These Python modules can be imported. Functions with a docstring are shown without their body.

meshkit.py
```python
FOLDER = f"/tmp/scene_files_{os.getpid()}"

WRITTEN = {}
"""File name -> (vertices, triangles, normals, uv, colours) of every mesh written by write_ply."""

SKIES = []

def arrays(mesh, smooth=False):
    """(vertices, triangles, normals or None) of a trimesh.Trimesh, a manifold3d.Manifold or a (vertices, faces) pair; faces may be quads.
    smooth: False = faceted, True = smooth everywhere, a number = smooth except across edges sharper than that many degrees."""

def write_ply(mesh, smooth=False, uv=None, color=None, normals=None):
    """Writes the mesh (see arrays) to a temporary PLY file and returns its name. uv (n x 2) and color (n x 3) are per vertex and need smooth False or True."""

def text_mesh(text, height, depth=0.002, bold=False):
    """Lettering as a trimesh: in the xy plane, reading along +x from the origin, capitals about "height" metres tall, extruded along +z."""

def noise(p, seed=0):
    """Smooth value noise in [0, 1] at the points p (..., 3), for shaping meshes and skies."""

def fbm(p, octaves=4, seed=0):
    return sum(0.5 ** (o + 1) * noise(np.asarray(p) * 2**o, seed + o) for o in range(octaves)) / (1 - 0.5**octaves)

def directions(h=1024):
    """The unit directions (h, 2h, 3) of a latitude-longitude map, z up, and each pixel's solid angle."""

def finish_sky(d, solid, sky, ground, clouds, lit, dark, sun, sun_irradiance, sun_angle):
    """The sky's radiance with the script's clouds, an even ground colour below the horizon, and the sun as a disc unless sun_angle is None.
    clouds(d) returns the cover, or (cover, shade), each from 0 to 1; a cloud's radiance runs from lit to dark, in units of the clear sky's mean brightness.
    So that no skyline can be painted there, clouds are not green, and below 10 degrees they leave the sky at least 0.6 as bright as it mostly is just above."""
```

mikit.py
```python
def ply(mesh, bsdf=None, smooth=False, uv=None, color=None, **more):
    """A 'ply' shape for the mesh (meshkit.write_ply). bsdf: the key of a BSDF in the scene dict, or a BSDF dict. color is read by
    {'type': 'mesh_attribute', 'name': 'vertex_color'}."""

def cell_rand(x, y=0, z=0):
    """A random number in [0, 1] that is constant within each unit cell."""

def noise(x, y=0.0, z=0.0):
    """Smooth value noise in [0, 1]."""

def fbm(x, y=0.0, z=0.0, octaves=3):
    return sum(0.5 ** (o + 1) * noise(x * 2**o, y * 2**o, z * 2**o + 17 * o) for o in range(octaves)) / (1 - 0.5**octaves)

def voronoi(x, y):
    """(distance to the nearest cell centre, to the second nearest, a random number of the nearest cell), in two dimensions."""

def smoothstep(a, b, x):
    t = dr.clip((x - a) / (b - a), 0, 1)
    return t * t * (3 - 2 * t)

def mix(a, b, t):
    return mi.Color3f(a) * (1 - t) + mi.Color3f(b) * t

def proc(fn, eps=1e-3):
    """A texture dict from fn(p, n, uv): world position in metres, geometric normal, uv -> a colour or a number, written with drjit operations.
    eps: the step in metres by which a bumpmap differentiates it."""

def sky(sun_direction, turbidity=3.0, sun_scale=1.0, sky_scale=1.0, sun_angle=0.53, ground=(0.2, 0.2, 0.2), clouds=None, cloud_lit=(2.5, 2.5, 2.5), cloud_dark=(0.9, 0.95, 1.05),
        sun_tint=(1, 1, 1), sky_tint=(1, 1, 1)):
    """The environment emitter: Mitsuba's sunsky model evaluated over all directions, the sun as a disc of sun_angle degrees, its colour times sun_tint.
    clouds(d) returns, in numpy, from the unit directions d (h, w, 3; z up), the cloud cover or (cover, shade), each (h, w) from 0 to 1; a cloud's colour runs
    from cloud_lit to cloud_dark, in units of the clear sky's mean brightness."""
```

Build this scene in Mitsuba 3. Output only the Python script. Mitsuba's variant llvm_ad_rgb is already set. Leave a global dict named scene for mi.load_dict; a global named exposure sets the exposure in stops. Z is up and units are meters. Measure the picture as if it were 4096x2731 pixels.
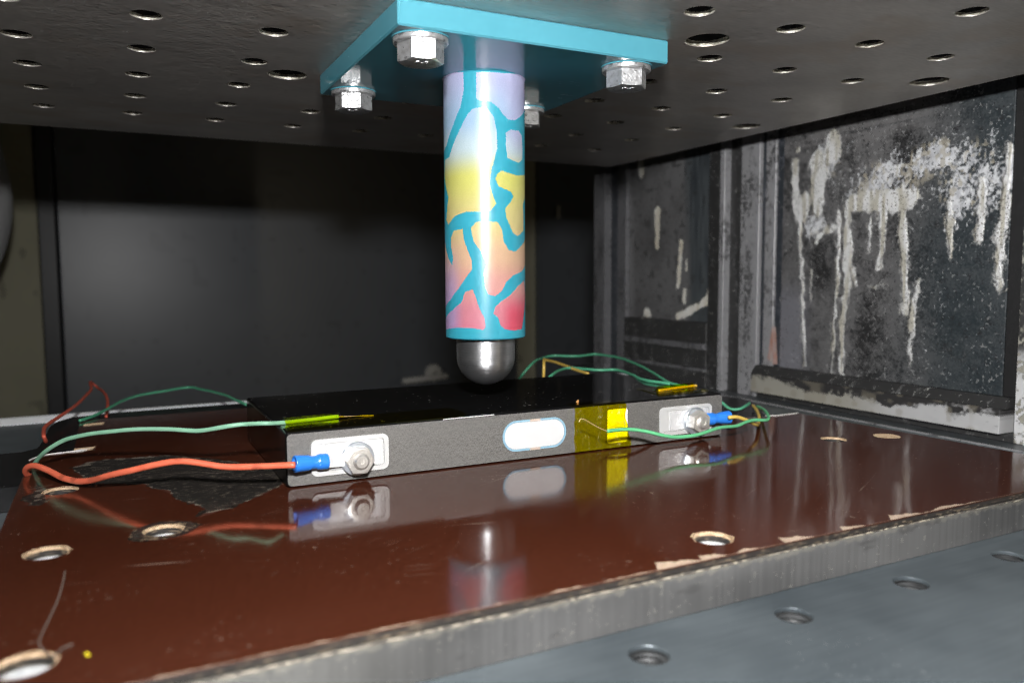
import math, numpy as np, trimesh, manifold3d as m3, drjit as dr, mitsuba as mi, mikit, meshkit
from mikit import proc, noise, fbm, smoothstep, mix, ply
from scipy.interpolate import CubicSpline
T = mi.ScalarTransform4f
scene, labels = {}, {}

# ------------------------------------------------------------------ camera, light, exposure
YAW, PITCH, ROLL, FOV = 0.4726, -0.08157, 0.00454, 66.27
def cam_axes():
    f = np.array([math.sin(YAW)*math.cos(PITCH), math.cos(YAW)*math.cos(PITCH), math.sin(PITCH)])
    r = np.array([math.cos(YAW), -math.sin(YAW), 0.0]); d = np.cross(f, r)
    return r*math.cos(ROLL)+d*math.sin(ROLL), -r*math.sin(ROLL)+d*math.cos(ROLL), f
_r, _d, _f = cam_axes()
_m = np.eye(4); _m[:3, 0], _m[:3, 1], _m[:3, 2], _m[:3, 3] = -_r, -_d, _f, (0, 0, .1)
scene['camera'] = dict(type='thinlens', fov=FOV, fov_axis='x', to_world=T(_m), near_clip=.01, far_clip=30.0,
                       aperture_radius=.0016, focus_distance=.43)
exposure = 0.0
FLASH_POS, FLASH_RAD = np.array([0.0, -.012, .200]), 1950.0
ADDED_LAMP_RAD = 6.0

# ------------------------------------------------------------------ measured tables (metres, world or plane coordinates)
D = {'wires': {'red_front': [[0.07267, 0.36181, 0.01469],
[0.06035, 0.36805, 0.01406],
[0.04294, 0.37695, 0.01404],
[0.02993, 0.38268, 0.01628],
[0.02125, 0.38712, 0.01633],
[0.01249, 0.39142, 0.01431],
[0.00021, 0.40074, 0.01066],
[-0.01052, 0.41366, 0.00582],
[-0.01708, 0.42245, 0.00363],
[-0.02275, 0.431, 0.00382],
[-0.03133, 0.4435, 0.00627],
[-0.03842, 0.45395, 0.00697],
[-0.04171, 0.45988, 0.00415],
[-0.04165, 0.46515, 0.00051],
[-0.03938, 0.47273, -0.00252]], 'green_front': [[0.10265, 0.3994, 0.0283],
[0.07298, 0.39713, 0.0283],
[0.06488, 0.39194, 0.0295],
[0.05606, 0.39974, 0.02851],
[0.05019, 0.40047, 0.0283],
[0.03752, 0.41117, 0.02527],
[0.02844, 0.41808, 0.02531],
[0.0144, 0.42861, 0.02506],
[0.0002, 0.43912, 0.02368],
[-0.01425, 0.44967, 0.02127],
[-0.02417, 0.4578, 0.01779],
[-0.03134, 0.46329, 0.01305],
[-0.03641, 0.47212, 0.00736],
[-0.03933, 0.47993, 0.00258],
[-0.04204, 0.49642, -0.00479]], 'green_front_bare': [[0.10265, 0.3994, 0.0283],
[0.11183, 0.40011, 0.0278],
[0.12196, 0.40014, 0.0272]], 'yellow_right': [[0.33461, 0.36304, 0.01384],
[0.34177, 0.36271, 0.01328],
[0.34869, 0.36347, 0.01099],
[0.35628, 0.36612, 0.00847],
[0.36309, 0.36915, 0.00576],
[0.37913, 0.38323, 0.00297],
[0.40517, 0.40921, 0.00137],
[0.42892, 0.4364, 0.00022],
[0.44874, 0.45988, -0.00189]], 'green_right': [[0.23742, 0.35098, 0.01642],
[0.25257, 0.35444, 0.01565],
[0.26297, 0.35348, 0.014],
[0.2716, 0.35109, 0.01146],
[0.28146, 0.35035, 0.00921],
[0.29385, 0.3496, 0.00872],
[0.3055, 0.35049, 0.00964],
[0.31956, 0.35352, 0.01048],
[0.33442, 0.3571, 0.00943],
[0.34591, 0.36032, 0.01034],
[0.35526, 0.36233, 0.0106],
[0.36463, 0.36307, 0.0095],
[0.3742, 0.36939, 0.00895],
[0.39153, 0.38863, 0.00815],
[0.41157, 0.41195, 0.00545],
[0.43731, 0.44344, 0.00081]], 'green_right_bare': [[0.2377, 0.3514, 0.01632],
[0.2325, 0.35089, 0.01867],
[0.22566, 0.35022, 0.0224],
[0.22091, 0.34894, 0.02491],
[0.21885, 0.34888, 0.0251],
[0.21765, 0.34846, 0.02367]], 'green_notch': [[0.41193, 0.45676, 0.00456],
[0.41375, 0.45572, 0.00341],
[0.41702, 0.45375, 0.00015],
[0.4219, 0.45111, -0.0014],
[0.42654, 0.44884, -0.00028],
[0.43361, 0.45098, 0.00098],
[0.43916, 0.45384, 0.00171]], 'green_back': [[0.33327, 0.4009, 0.0283],
[0.33221, 0.41106, 0.0283],
[0.35014, 0.44986, 0.0275],
[0.38896, 0.52363, 0.0255],
[0.41312, 0.58519, 0.0255],
[0.41817, 0.61635, 0.0255],
[0.4138, 0.63554, 0.0255],
[0.39006, 0.62965, 0.0255],
[0.37279, 0.64222, 0.0255],
[0.35182, 0.62763, 0.0255],
[0.31298, 0.57905, 0.0255],
[0.30456, 0.58033, 0.01632],
[0.30918, 0.59945, 0.00474]], 'green_back_2': [[0.33277, 0.41778, 0.0283],
[0.32949, 0.43827, 0.028],
[0.33999, 0.46638, 0.0272],
[0.35727, 0.50596, 0.0255],
[0.35769, 0.52107, 0.0255],
[0.34854, 0.52425, 0.0255],
[0.34084, 0.53446, 0.0255],
[0.33396, 0.54839, 0.0255],
[0.31851, 0.53914, 0.0255],
[0.29645, 0.51756, 0.02383],
[0.29948, 0.53756, 0.01305]], 'yellow_back': [[0.32587, 0.50882, 0.0255],
[0.33743, 0.55889, 0.0255],
[0.34743, 0.60519, 0.0255],
[0.34727, 0.6126, 0.0255],
[0.32262, 0.57211, 0.02734],
[0.32179, 0.57152, 0.01623],
[0.32059, 0.57113, 0.00534]], 'green_left_back': [[0.09228, 0.64236, 0.00071],
[0.08811, 0.65833, 0.0016],
[0.08196, 0.70183, 0.0016],
[0.06923, 0.74473, 0.0016],
[0.05868, 0.76515, 0.0016],
[0.04373, 0.75347, 0.0016],
[0.02259, 0.73615, 0.0016],
[0.00912, 0.71508, 0.0016],
[-0.0034, 0.6736, 0.0016],
[-0.01422, 0.63715, 0.0016],
[-0.02263, 0.62135, 0.0016]], 'red_left_back': [[-0.04044, 0.57466, -0.00283],
[-0.04064, 0.56809, 0.0016],
[-0.0422, 0.58815, 0.0016],
[-0.04223, 0.60675, 0.0016],
[-0.03746, 0.63831, 0.0016],
[-0.03217, 0.66744, 0.0016],
[-0.02623, 0.70804, 0.0016],
[-0.02062, 0.7649, 0.0016],
[-0.01876, 0.80984, 0.0016],
[-0.01933, 0.85155, 0.00087],
[-0.01573, 0.85495, -0.00343],
[-0.00971, 0.81801, -0.00401],
[-0.00584, 0.75975, -0.00338],
[-0.00571, 0.70338, -0.00298],
[-0.00655, 0.66986, -0.00455]]}, 'blobs': [[[-1.518, 0.2157],
[-0.496, 0.2118],
[-0.489, 0.2023],
[-0.586, 0.1935],
[-0.803, 0.1851],
[-0.988, 0.179],
[-1.152, 0.174],
[-1.497, 0.1709],
[-1.517, 0.1917]],
[[-0.179, 0.2112],
[0.435, 0.2113],
[1.519, 0.2138],
[1.519, 0.1969],
[1.12, 0.1906],
[0.833, 0.1871],
[0.614, 0.1868],
[0.459, 0.1891],
[0.345, 0.1924],
[0.156, 0.1954],
[-0.105, 0.196],
[-0.184, 0.1976]],
[[-0.266, 0.192],
[0.05, 0.1927],
[0.234, 0.1875],
[0.302, 0.1792],
[0.311, 0.1707],
[0.227, 0.1634],
[0.156, 0.1585],
[0.117, 0.1512],
[0.195, 0.1452],
[0.275, 0.1404],
[0.139, 0.1367],
[-0.126, 0.1361],
[-0.459, 0.1362],
[-0.798, 0.1342],
[-1.096, 0.1296],
[-1.212, 0.1329],
[-1.079, 0.1452],
[-1.374, 0.1585],
[-1.294, 0.1664],
[-0.999, 0.1673],
[-0.853, 0.1731],
[-0.592, 0.1821],
[-0.407, 0.1889]],
[[0.535, 0.1796],
[0.68, 0.1814],
[0.967, 0.1818],
[1.144, 0.1796],
[1.188, 0.1729],
[1.169, 0.1666],
[0.961, 0.1639],
[0.748, 0.1648],
[0.576, 0.1657],
[0.533, 0.1723]],
[[0.251, 0.1543],
[0.335, 0.1575],
[0.421, 0.1588],
[0.606, 0.1576],
[0.911, 0.1569],
[1.517, 0.1589],
[1.52, 0.1474],
[1.207, 0.1417],
[1.24, 0.1329],
[1.237, 0.1265],
[0.901, 0.1232],
[0.737, 0.1247],
[0.535, 0.1332],
[0.506, 0.1381],
[0.67, 0.142],
[0.758, 0.1452],
[0.671, 0.1475],
[0.478, 0.1488],
[0.333, 0.1502]],
[[-0.347, 0.127],
[-0.208, 0.1306],
[0.031, 0.1308],
[0.3, 0.1306],
[0.413, 0.127],
[0.47, 0.1196],
[0.595, 0.1153],
[0.813, 0.1144],
[1.055, 0.1175],
[1.517, 0.123],
[1.517, 0.1081],
[1.114, 0.1035],
[0.731, 0.101],
[0.526, 0.0973],
[0.404, 0.0923],
[0.233, 0.0896],
[0.072, 0.0905],
[-0.006, 0.0949],
[-0.041, 0.1023],
[0.024, 0.1072],
[-0.106, 0.1146],
[-0.266, 0.1196]],
[[-0.844, 0.1262],
[-0.556, 0.1271],
[-0.527, 0.1209],
[-0.438, 0.1159],
[-0.326, 0.1097],
[-0.311, 0.1048],
[-0.476, 0.0999],
[-0.709, 0.0936],
[-1.02, 0.0872],
[-1.518, 0.0817],
[-1.519, 0.1154],
[-1.39, 0.1204],
[-1.118, 0.1113],
[-0.921, 0.1068],
[-0.881, 0.1112],
[-0.971, 0.1175],
[-0.967, 0.1225]],
[[-0.51, 0.0918],
[-0.304, 0.0934],
[-0.223, 0.0887],
[-0.144, 0.0825],
[-0.028, 0.0775],
[0.003, 0.0725],
[-0.051, 0.0707],
[-0.312, 0.0718],
[-0.76, 0.0718],
[-1.519, 0.0697],
[-1.519, 0.0752],
[-0.923, 0.0816],
[-0.609, 0.0861]],
[[1.285, 0.0984],
[1.474, 0.0893],
[1.212, 0.0766],
[1.102, 0.0703],
[0.723, 0.0699],
[0.488, 0.071],
[0.369, 0.073],
[0.314, 0.0774],
[0.187, 0.0799],
[0.232, 0.0836],
[0.402, 0.0867],
[0.656, 0.0903],
[0.893, 0.0947]]], 'drips': [[[0.5309, 0.2015, 0.0059],
[0.5301, 0.1792, 0.0059],
[0.5257, 0.1627, 0.0076],
[0.5238, 0.1464, 0.0036],
[0.52, 0.1078, 0.0032],
[0.517, 0.0569, 0.0032],
[0.5144, 0.0182, 0.0032]],
[[0.489, 0.219, 0.0085],
[0.4897, 0.2058, 0.0109]],
[[0.5066, 0.2023, 0.0087],
[0.5025, 0.1901, 0.0111],
[0.5044, 0.1747, 0.0087],
[0.5026, 0.1569, 0.0062]],
[[0.5168, 0.1679, 0.0076],
[0.5223, 0.1543, 0.007]],
[[0.5054, 0.1294, 0.0037],
[0.5018, 0.1352, 0.005],
[0.4851, 0.1421, 0.0042]],
[[0.4809, 0.1552, 0.0036],
[0.4797, 0.0879, 0.0032],
[0.4822, 0.0587, 0.0027],
[0.4831, 0.0153, 0.0025]],
[[0.4713, 0.1583, 0.0052],
[0.4699, 0.088, 0.0057],
[0.474, 0.0591, 0.0043],
[0.4736, 0.0163, 0.0039]],
[[0.4642, 0.1052, 0.0043],
[0.4625, 0.0919, 0.0031]],
[[0.4673, 0.1598, 0.0095],
[0.4541, 0.1624, 0.0105],
[0.4329, 0.1606, 0.0113],
[0.413, 0.1605, 0.0099]],
[[0.4368, 0.1537, 0.0045],
[0.4367, 0.1248, 0.0041],
[0.4391, 0.1067, 0.0048]],
[[0.4193, 0.1716, 0.004],
[0.4177, 0.1329, 0.0049],
[0.4153, 0.0976, 0.0042],
[0.4133, 0.071, 0.0044]],
[[0.4018, 0.0976, 0.0028],
[0.4058, 0.0801, 0.0044],
[0.4073, 0.0447, 0.0033],
[0.4077, 0.0304, 0.002]],
[[0.4488, 0.1473, 0.0025],
[0.449, 0.1198, 0.0012]],
[[0.3796, 0.1559, 0.0031],
[0.3788, 0.1376, 0.0046],
[0.377, 0.1159, 0.0019]],
[[0.3361, 0.1905, 0.0035],
[0.3382, 0.1522, 0.0039],
[0.341, 0.129, 0.0045],
[0.3401, 0.0912, 0.0036]],
[[0.3345, 0.0897, 0.0026],
[0.3345, 0.0892, 0.0026]],
[[0.3565, 0.1698, 0.004],
[0.3554, 0.1537, 0.0046],
[0.3553, 0.1265, 0.004]],
[[0.4494, 0.0939, 0.0016],
[0.4428, 0.0902, 0.0025],
[0.4323, 0.093, 0.0018]],
[[0.5094, 0.1056, 0.0018],
[0.508, 0.0796, 0.0018]],
[[0.5274, 0.2171, 0.003],
[0.5279, 0.2141, 0.0028]]], 'drips_left': [[[0.8114, 0.2318, 0.0031],
[0.8132, 0.1804, 0.0038],
[0.8105, 0.1144, 0.0028]],
[[0.7679, 0.2317, 0.0059],
[0.7656, 0.2197, 0.0049]],
[[0.6918, 0.137, 0.0031],
[0.6962, 0.0878, 0.0028]],
[[0.6851, 0.0855, 0.0025],
[0.6856, 0.0732, 0.0025]],
[[0.6425, 0.0907, 0.0041],
[0.6439, 0.0766, 0.005],
[0.665, 0.0664, 0.0033],
[0.6948, 0.0555, 0.0047]],
[[0.7544, 0.0583, 0.0056],
[0.7501, 0.0563, 0.0049]],
[[0.7351, 0.1745, 0.0055],
[0.7344, 0.1337, 0.0032]],
[[0.682, 0.1172, 0.0015],
[0.6836, 0.1075, 0.0015]],
[[0.6775, 0.0465, 0.0021],
[0.6762, 0.0367, 0.0018]],
[[0.7609, 0.0487, 0.003],
[0.7594, 0.0395, 0.0017]]], 'clouds': [[0.4435, 0.1651, 0.0367, 0.01],
[0.4897, 0.2039, 0.0155, 0.019],
[0.4297, 0.1815, 0.0443, 0.0146],
[0.376, 0.1556, 0.0141, 0.0228],
[0.3548, 0.1696, 0.0175, 0.0308],
[0.5047, 0.1452, 0.0188, 0.013],
[0.3882, 0.1916, 0.024, 0.0146],
[0.3346, 0.175, 0.005, 0.0255]], 'patch': [[0.0099, 0.4184],
[0.0196, 0.3977],
[0.0258, 0.3776],
[0.0311, 0.3647],
[0.0334, 0.357],
[0.0295, 0.3478],
[0.0297, 0.3351],
[0.0295, 0.3478],
[0.0337, 0.3496],
[0.0395, 0.3548],
[0.049, 0.3619],
[0.0619, 0.3727],
[0.0724, 0.3906],
[0.0754, 0.4032],
[0.0738, 0.4223],
[0.0369, 0.469],
[0.0246, 0.4829],
[-0.014, 0.4858],
[-0.0221, 0.4737],
[-0.0129, 0.4333],
[0.0038, 0.4217]], 'patch2': [[-0.0397, 0.4147],
[-0.0367, 0.4277],
[-0.0365, 0.4459],
[-0.0324, 0.433],
[-0.0297, 0.4071],
[-0.0322, 0.3994],
[-0.0387, 0.4029],
[-0.0377, 0.4079]]}

# ------------------------------------------------------------------ helpers
def rgb(*c): return {'type': 'rgb', 'value': list(c)}
def mat(name, base, rough=.5, metallic=0.0, spec=.5, bump=None, bump_scale=.0002, eps=2e-4, clearcoat=0.0, cc_gloss=.9):
    b = {'type': 'principled', 'base_color': base if isinstance(base, dict) else rgb(*base), 'roughness': rough, 'metallic': metallic, 'specular': spec}
    if clearcoat: b['clearcoat'] = clearcoat; b['clearcoat_gloss'] = cc_gloss
    if bump is not None:
        b = {'type': 'bumpmap', 'arbitrary': proc(bump, eps), 'scale': bump_scale, 'bsdf': b}
    scene[name] = {'type': 'twosided', 'bsdf': b}
    return name
def numbered(key):
    if key not in scene: return key
    k = 1
    while f'{key}_{k:03d}' in scene: k += 1
    return f'{key}_{k:03d}'
used_things = set()
def thing(name, label=None, cat=None, group=None, kind=None):
    key, k = name, 1
    while key in used_things: key = f'{name}_{k:03d}'; k += 1
    used_things.add(key)
    labels[key] = {}
    if label: labels[key]['label'] = label
    if cat: labels[key]['category'] = cat
    if group: labels[key]['group'] = group
    if kind: labels[key]['kind'] = kind
    return key
def put(mesh, bsdf, key, part=None, smooth=False, label=None, kind=None, **more):
    k = numbered(key if part is None else f'{key}__{part}')
    scene[k] = ply(mesh, bsdf, smooth, **more)
    if label or kind:
        labels.setdefault(k, {})
        if label: labels[k]['label'] = label
        if kind: labels[k]['kind'] = kind
    return k
def tm(man):
    m = man.to_mesh(); return trimesh.Trimesh(m.vert_properties[:, :3], m.tri_verts, process=False)
def hull(p): return m3.Manifold.hull_points(np.asarray(p, float))
def cbox(x0, x1, y0, y1, z0, z1, c=.0005):
    p = []
    for x, sx in ((x0, 1), (x1, -1)):
        for y, sy in ((y0, 1), (y1, -1)):
            for z, sz in ((z0, 1), (z1, -1)):
                p += [(x+sx*c, y+sy*c, z), (x+sx*c, y, z+sz*c), (x, y+sy*c, z+sz*c)]
    return hull(p)
def cyl(r, h, n=48, r2=None): return m3.Manifold.cylinder(h, r, r if r2 is None else r2, n)
def lathe(profile, n=64):
    """(r, z) pairs round the z axis"""
    return m3.Manifold.revolve(m3.CrossSection([np.asarray(profile, float)], m3.FillRule.NonZero), n)
def prism(poly, z0, z1): 
    return m3.Manifold.extrude(m3.CrossSection([np.asarray(poly, float)], m3.FillRule.NonZero), z1-z0).translate((0, 0, z0))
def rrect(x0, x1, y0, y1, r, n=8):
    p = []
    for cx, cy, a0 in ((x1-r, y1-r, 0), (x0+r, y1-r, 90), (x0+r, y0+r, 180), (x1-r, y0+r, 270)):
        for i in range(n+1):
            a = math.radians(a0+90*i/n); p.append((cx+r*math.cos(a), cy+r*math.sin(a)))
    return p
def spline(pts, step=.0015):
    p = np.asarray(pts, float); s = np.r_[0, np.cumsum(np.linalg.norm(np.diff(p, axis=0), axis=1)**.5)]
    cs = CubicSpline(s, p, bc_type='natural'); n = max(8, int(np.linalg.norm(np.diff(p, axis=0), axis=1).sum()/step))
    return cs(np.linspace(0, s[-1], n))
def tube(pts, r, n=12, step=.0015, smooth_path=True):
    p = spline(pts, step) if smooth_path else np.asarray(pts, float)
    t = np.gradient(p, axis=0); t /= np.linalg.norm(t, axis=1, keepdims=True)
    u = np.cross(t[0], [.3, .2, .93]); u /= np.linalg.norm(u); rows = []
    r = np.broadcast_to(r, len(p))
    a = np.linspace(0, 2*np.pi, n, endpoint=False)
    for i in range(len(p)):
        u = u-t[i]*(u@t[i]); u /= np.linalg.norm(u); v = np.cross(t[i], u)
        rows.append(p[i]+r[i]*(np.cos(a)[:, None]*u+np.sin(a)[:, None]*v))
    V = np.concatenate(rows+[p[:1], p[-1:]]); F = []
    m = len(p)
    for i in range(m-1):
        for j in range(n):
            k = (j+1) % n; F += [(i*n+j, i*n+k, (i+1)*n+k), (i*n+j, (i+1)*n+k, (i+1)*n+j)]
    for j in range(n):
        k = (j+1) % n; F += [(m*n, k, j), (m*n+1, (m-1)*n+j, (m-1)*n+k)]
    return trimesh.Trimesh(V, F, process=False)
def axis_frame(o, z):
    """4x4 that takes +z to the direction z at the point o"""
    z = np.asarray(z, float)/np.linalg.norm(z); x = np.cross([0, 0, 1.0] if abs(z[2]) < .9 else [1.0, 0, 0], z); x /= np.linalg.norm(x)
    M = np.eye(4); M[:3, 0], M[:3, 1], M[:3, 2], M[:3, 3] = x, np.cross(z, x), z, o
    return M
def moved(mesh, M):
    mesh = tm(mesh) if hasattr(mesh, 'to_mesh') else mesh.copy()
    mesh.apply_transform(M); return mesh
def hexhead(af, h, cham=.0012, n=72):
    hx = m3.Manifold.cylinder(h, af/math.sqrt(3), af/math.sqrt(3), 6)
    rc = af/math.sqrt(3)
    cone = lathe([(0, -.01), (rc+.001, -.01), (rc+.001, h-cham*.62), (af/2*.94, h), (0, h)], n)
    return hx ^ cone
def in_poly(x, y, poly):
    """even-odd test of a small closed outline, as a drjit mask"""
    inside = dr.zeros(mi.Bool, 1) if False else (mi.Float(x) != mi.Float(x))
    n = len(poly)
    for i in range(n):
        (x0, y0), (x1, y1) = poly[i], poly[(i+1) % n]
        if abs(y1-y0) < 1e-9: continue
        c = ((y < y0) != (y < y1)) & (x < (x1-x0)*(y-y0)/(y1-y0)+x0)
        inside = inside ^ c
    return inside
def capsules(y, z, runs):
    """signed distance to a set of tapered strokes, each a list of (y, z, radius)"""
    d = mi.Float(1.0)
    for q in runs:
        for (y0, z0, r0), (y1, z1, r1) in zip(q[:-1], q[1:]):
            ey, ez = y1-y0, z1-z0
            t = dr.clip(((y-y0)*ey+(z-z0)*ez)/(ey*ey+ez*ez+1e-12), 0, 1)
            d = dr.minimum(d, dr.sqrt(dr.square(y-y0-t*ey)+dr.square(z-z0-t*ez))-(r0+(r1-r0)*t))
    return d

# ------------------------------------------------------------------ materials
def grime(p, s): return fbm(p.x*s, p.y*s, p.z*s, 4)
def f_table(p, n, uv):
    g = fbm(p.x*14, p.y*14, 3.0, 4); st = noise(p.x*60, p.y*900, 1.0); sp = smoothstep(.88, .95, noise(p.x*800, p.y*800, 5.0))*smoothstep(.5, .7, noise(p.x*25, p.y*25, 2.0))
    c = mix((.052, .064, .072), (.135, .157, .168), dr.clip(g*1.6-.36+.12*(st-.5)+.12*(fbm(p.x*45, p.y*200, 8.0, 3)-.5), 0, 1))
    return mix(c, (.30, .31, .31), sp*.22)
mat('mat_table', proc(f_table), .36, .35, .5, bump=lambda p, n, uv: noise(p.x*700, p.y*2600, p.z*700)*.6+fbm(p.x*90, p.y*90, p.z*90, 3), bump_scale=.00012)
def f_ceil(p, n, uv):
    g = fbm(p.x*11, p.y*16, 7.0, 4); st = noise(p.x*260, p.y*1800, 1.0); rust = smoothstep(.52, .8, fbm(p.x*22, p.y*30, 4.0, 4))
    c = mix((.375, .352, .328), (.585, .552, .516), dr.clip(g*1.4-.2+.3*(st-.5), 0, 1))
    c = mix(c, (.40, .31, .23), rust*.35)
    sp = smoothstep(.91, .96, noise(p.x*620, p.y*620, 9.0))*smoothstep(.45, .7, noise(p.x*18, p.y*18, 6.0))
    return mix(c, (.5, .48, .44), sp*.6)
mat('mat_ceiling', proc(f_ceil), .40, .72, .5, bump=lambda p, n, uv: noise(p.x*800, p.y*2000, p.z*800)+1.5*fbm(p.x*160, p.y*220, p.z*160, 3), bump_scale=.00022)
def f_edge(p, n, uv):
    a = noise(p.x*700, 1.0, p.z*9); b = noise(p.x*2100, 4.0, p.z*14); g = fbm(p.x*14, p.z*40, 2.0, 3); w = fbm(p.x*5, 1.0, 3.0, 2)
    c = mix((.050, .050, .050), (.150, .148, .145), dr.clip(.20*a+.10*b+.9*g-.12, 0, 1))
    c = mix(c, (.24, .23, .205), smoothstep(.08, -.02, p.x+(w-.5)*.1)*.6)
    c = mix(c, (.30, .285, .245), smoothstep(.88, .95, noise(p.x*900, p.z*700, 3.0))*.3)
    c = mix(c, (.36, .33, .26), smoothstep(-.0056, -.0040, p.z+(noise(p.x*500, 2.0, 1.0)-.5)*.002)*.22)
    return mix(c, (.05, .048, .047), smoothstep(.66, .9, fbm(p.x*90, p.z*220, 8.0, 3))*.5)
mat('mat_plate_edge', proc(f_edge), .38, .3, .5, bump=lambda p, n, uv: noise(p.x*900, p.y*40, p.z*12), bump_scale=.00006)
CHIPS = [(.163, .1665, .184, .0062), (.182, .1845, .195, .0045), (.197, .203, .212, .0022), (.2225, .2245, .238, .0058), (.253, .256, .268, .0035), (.281, .287, .302, .0052), (.304, .318, .333, .003), (-.02, -.012, -.002, .0012), (.06, .066, .074, .0010), (.118, .124, .133, .0013)]
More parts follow.
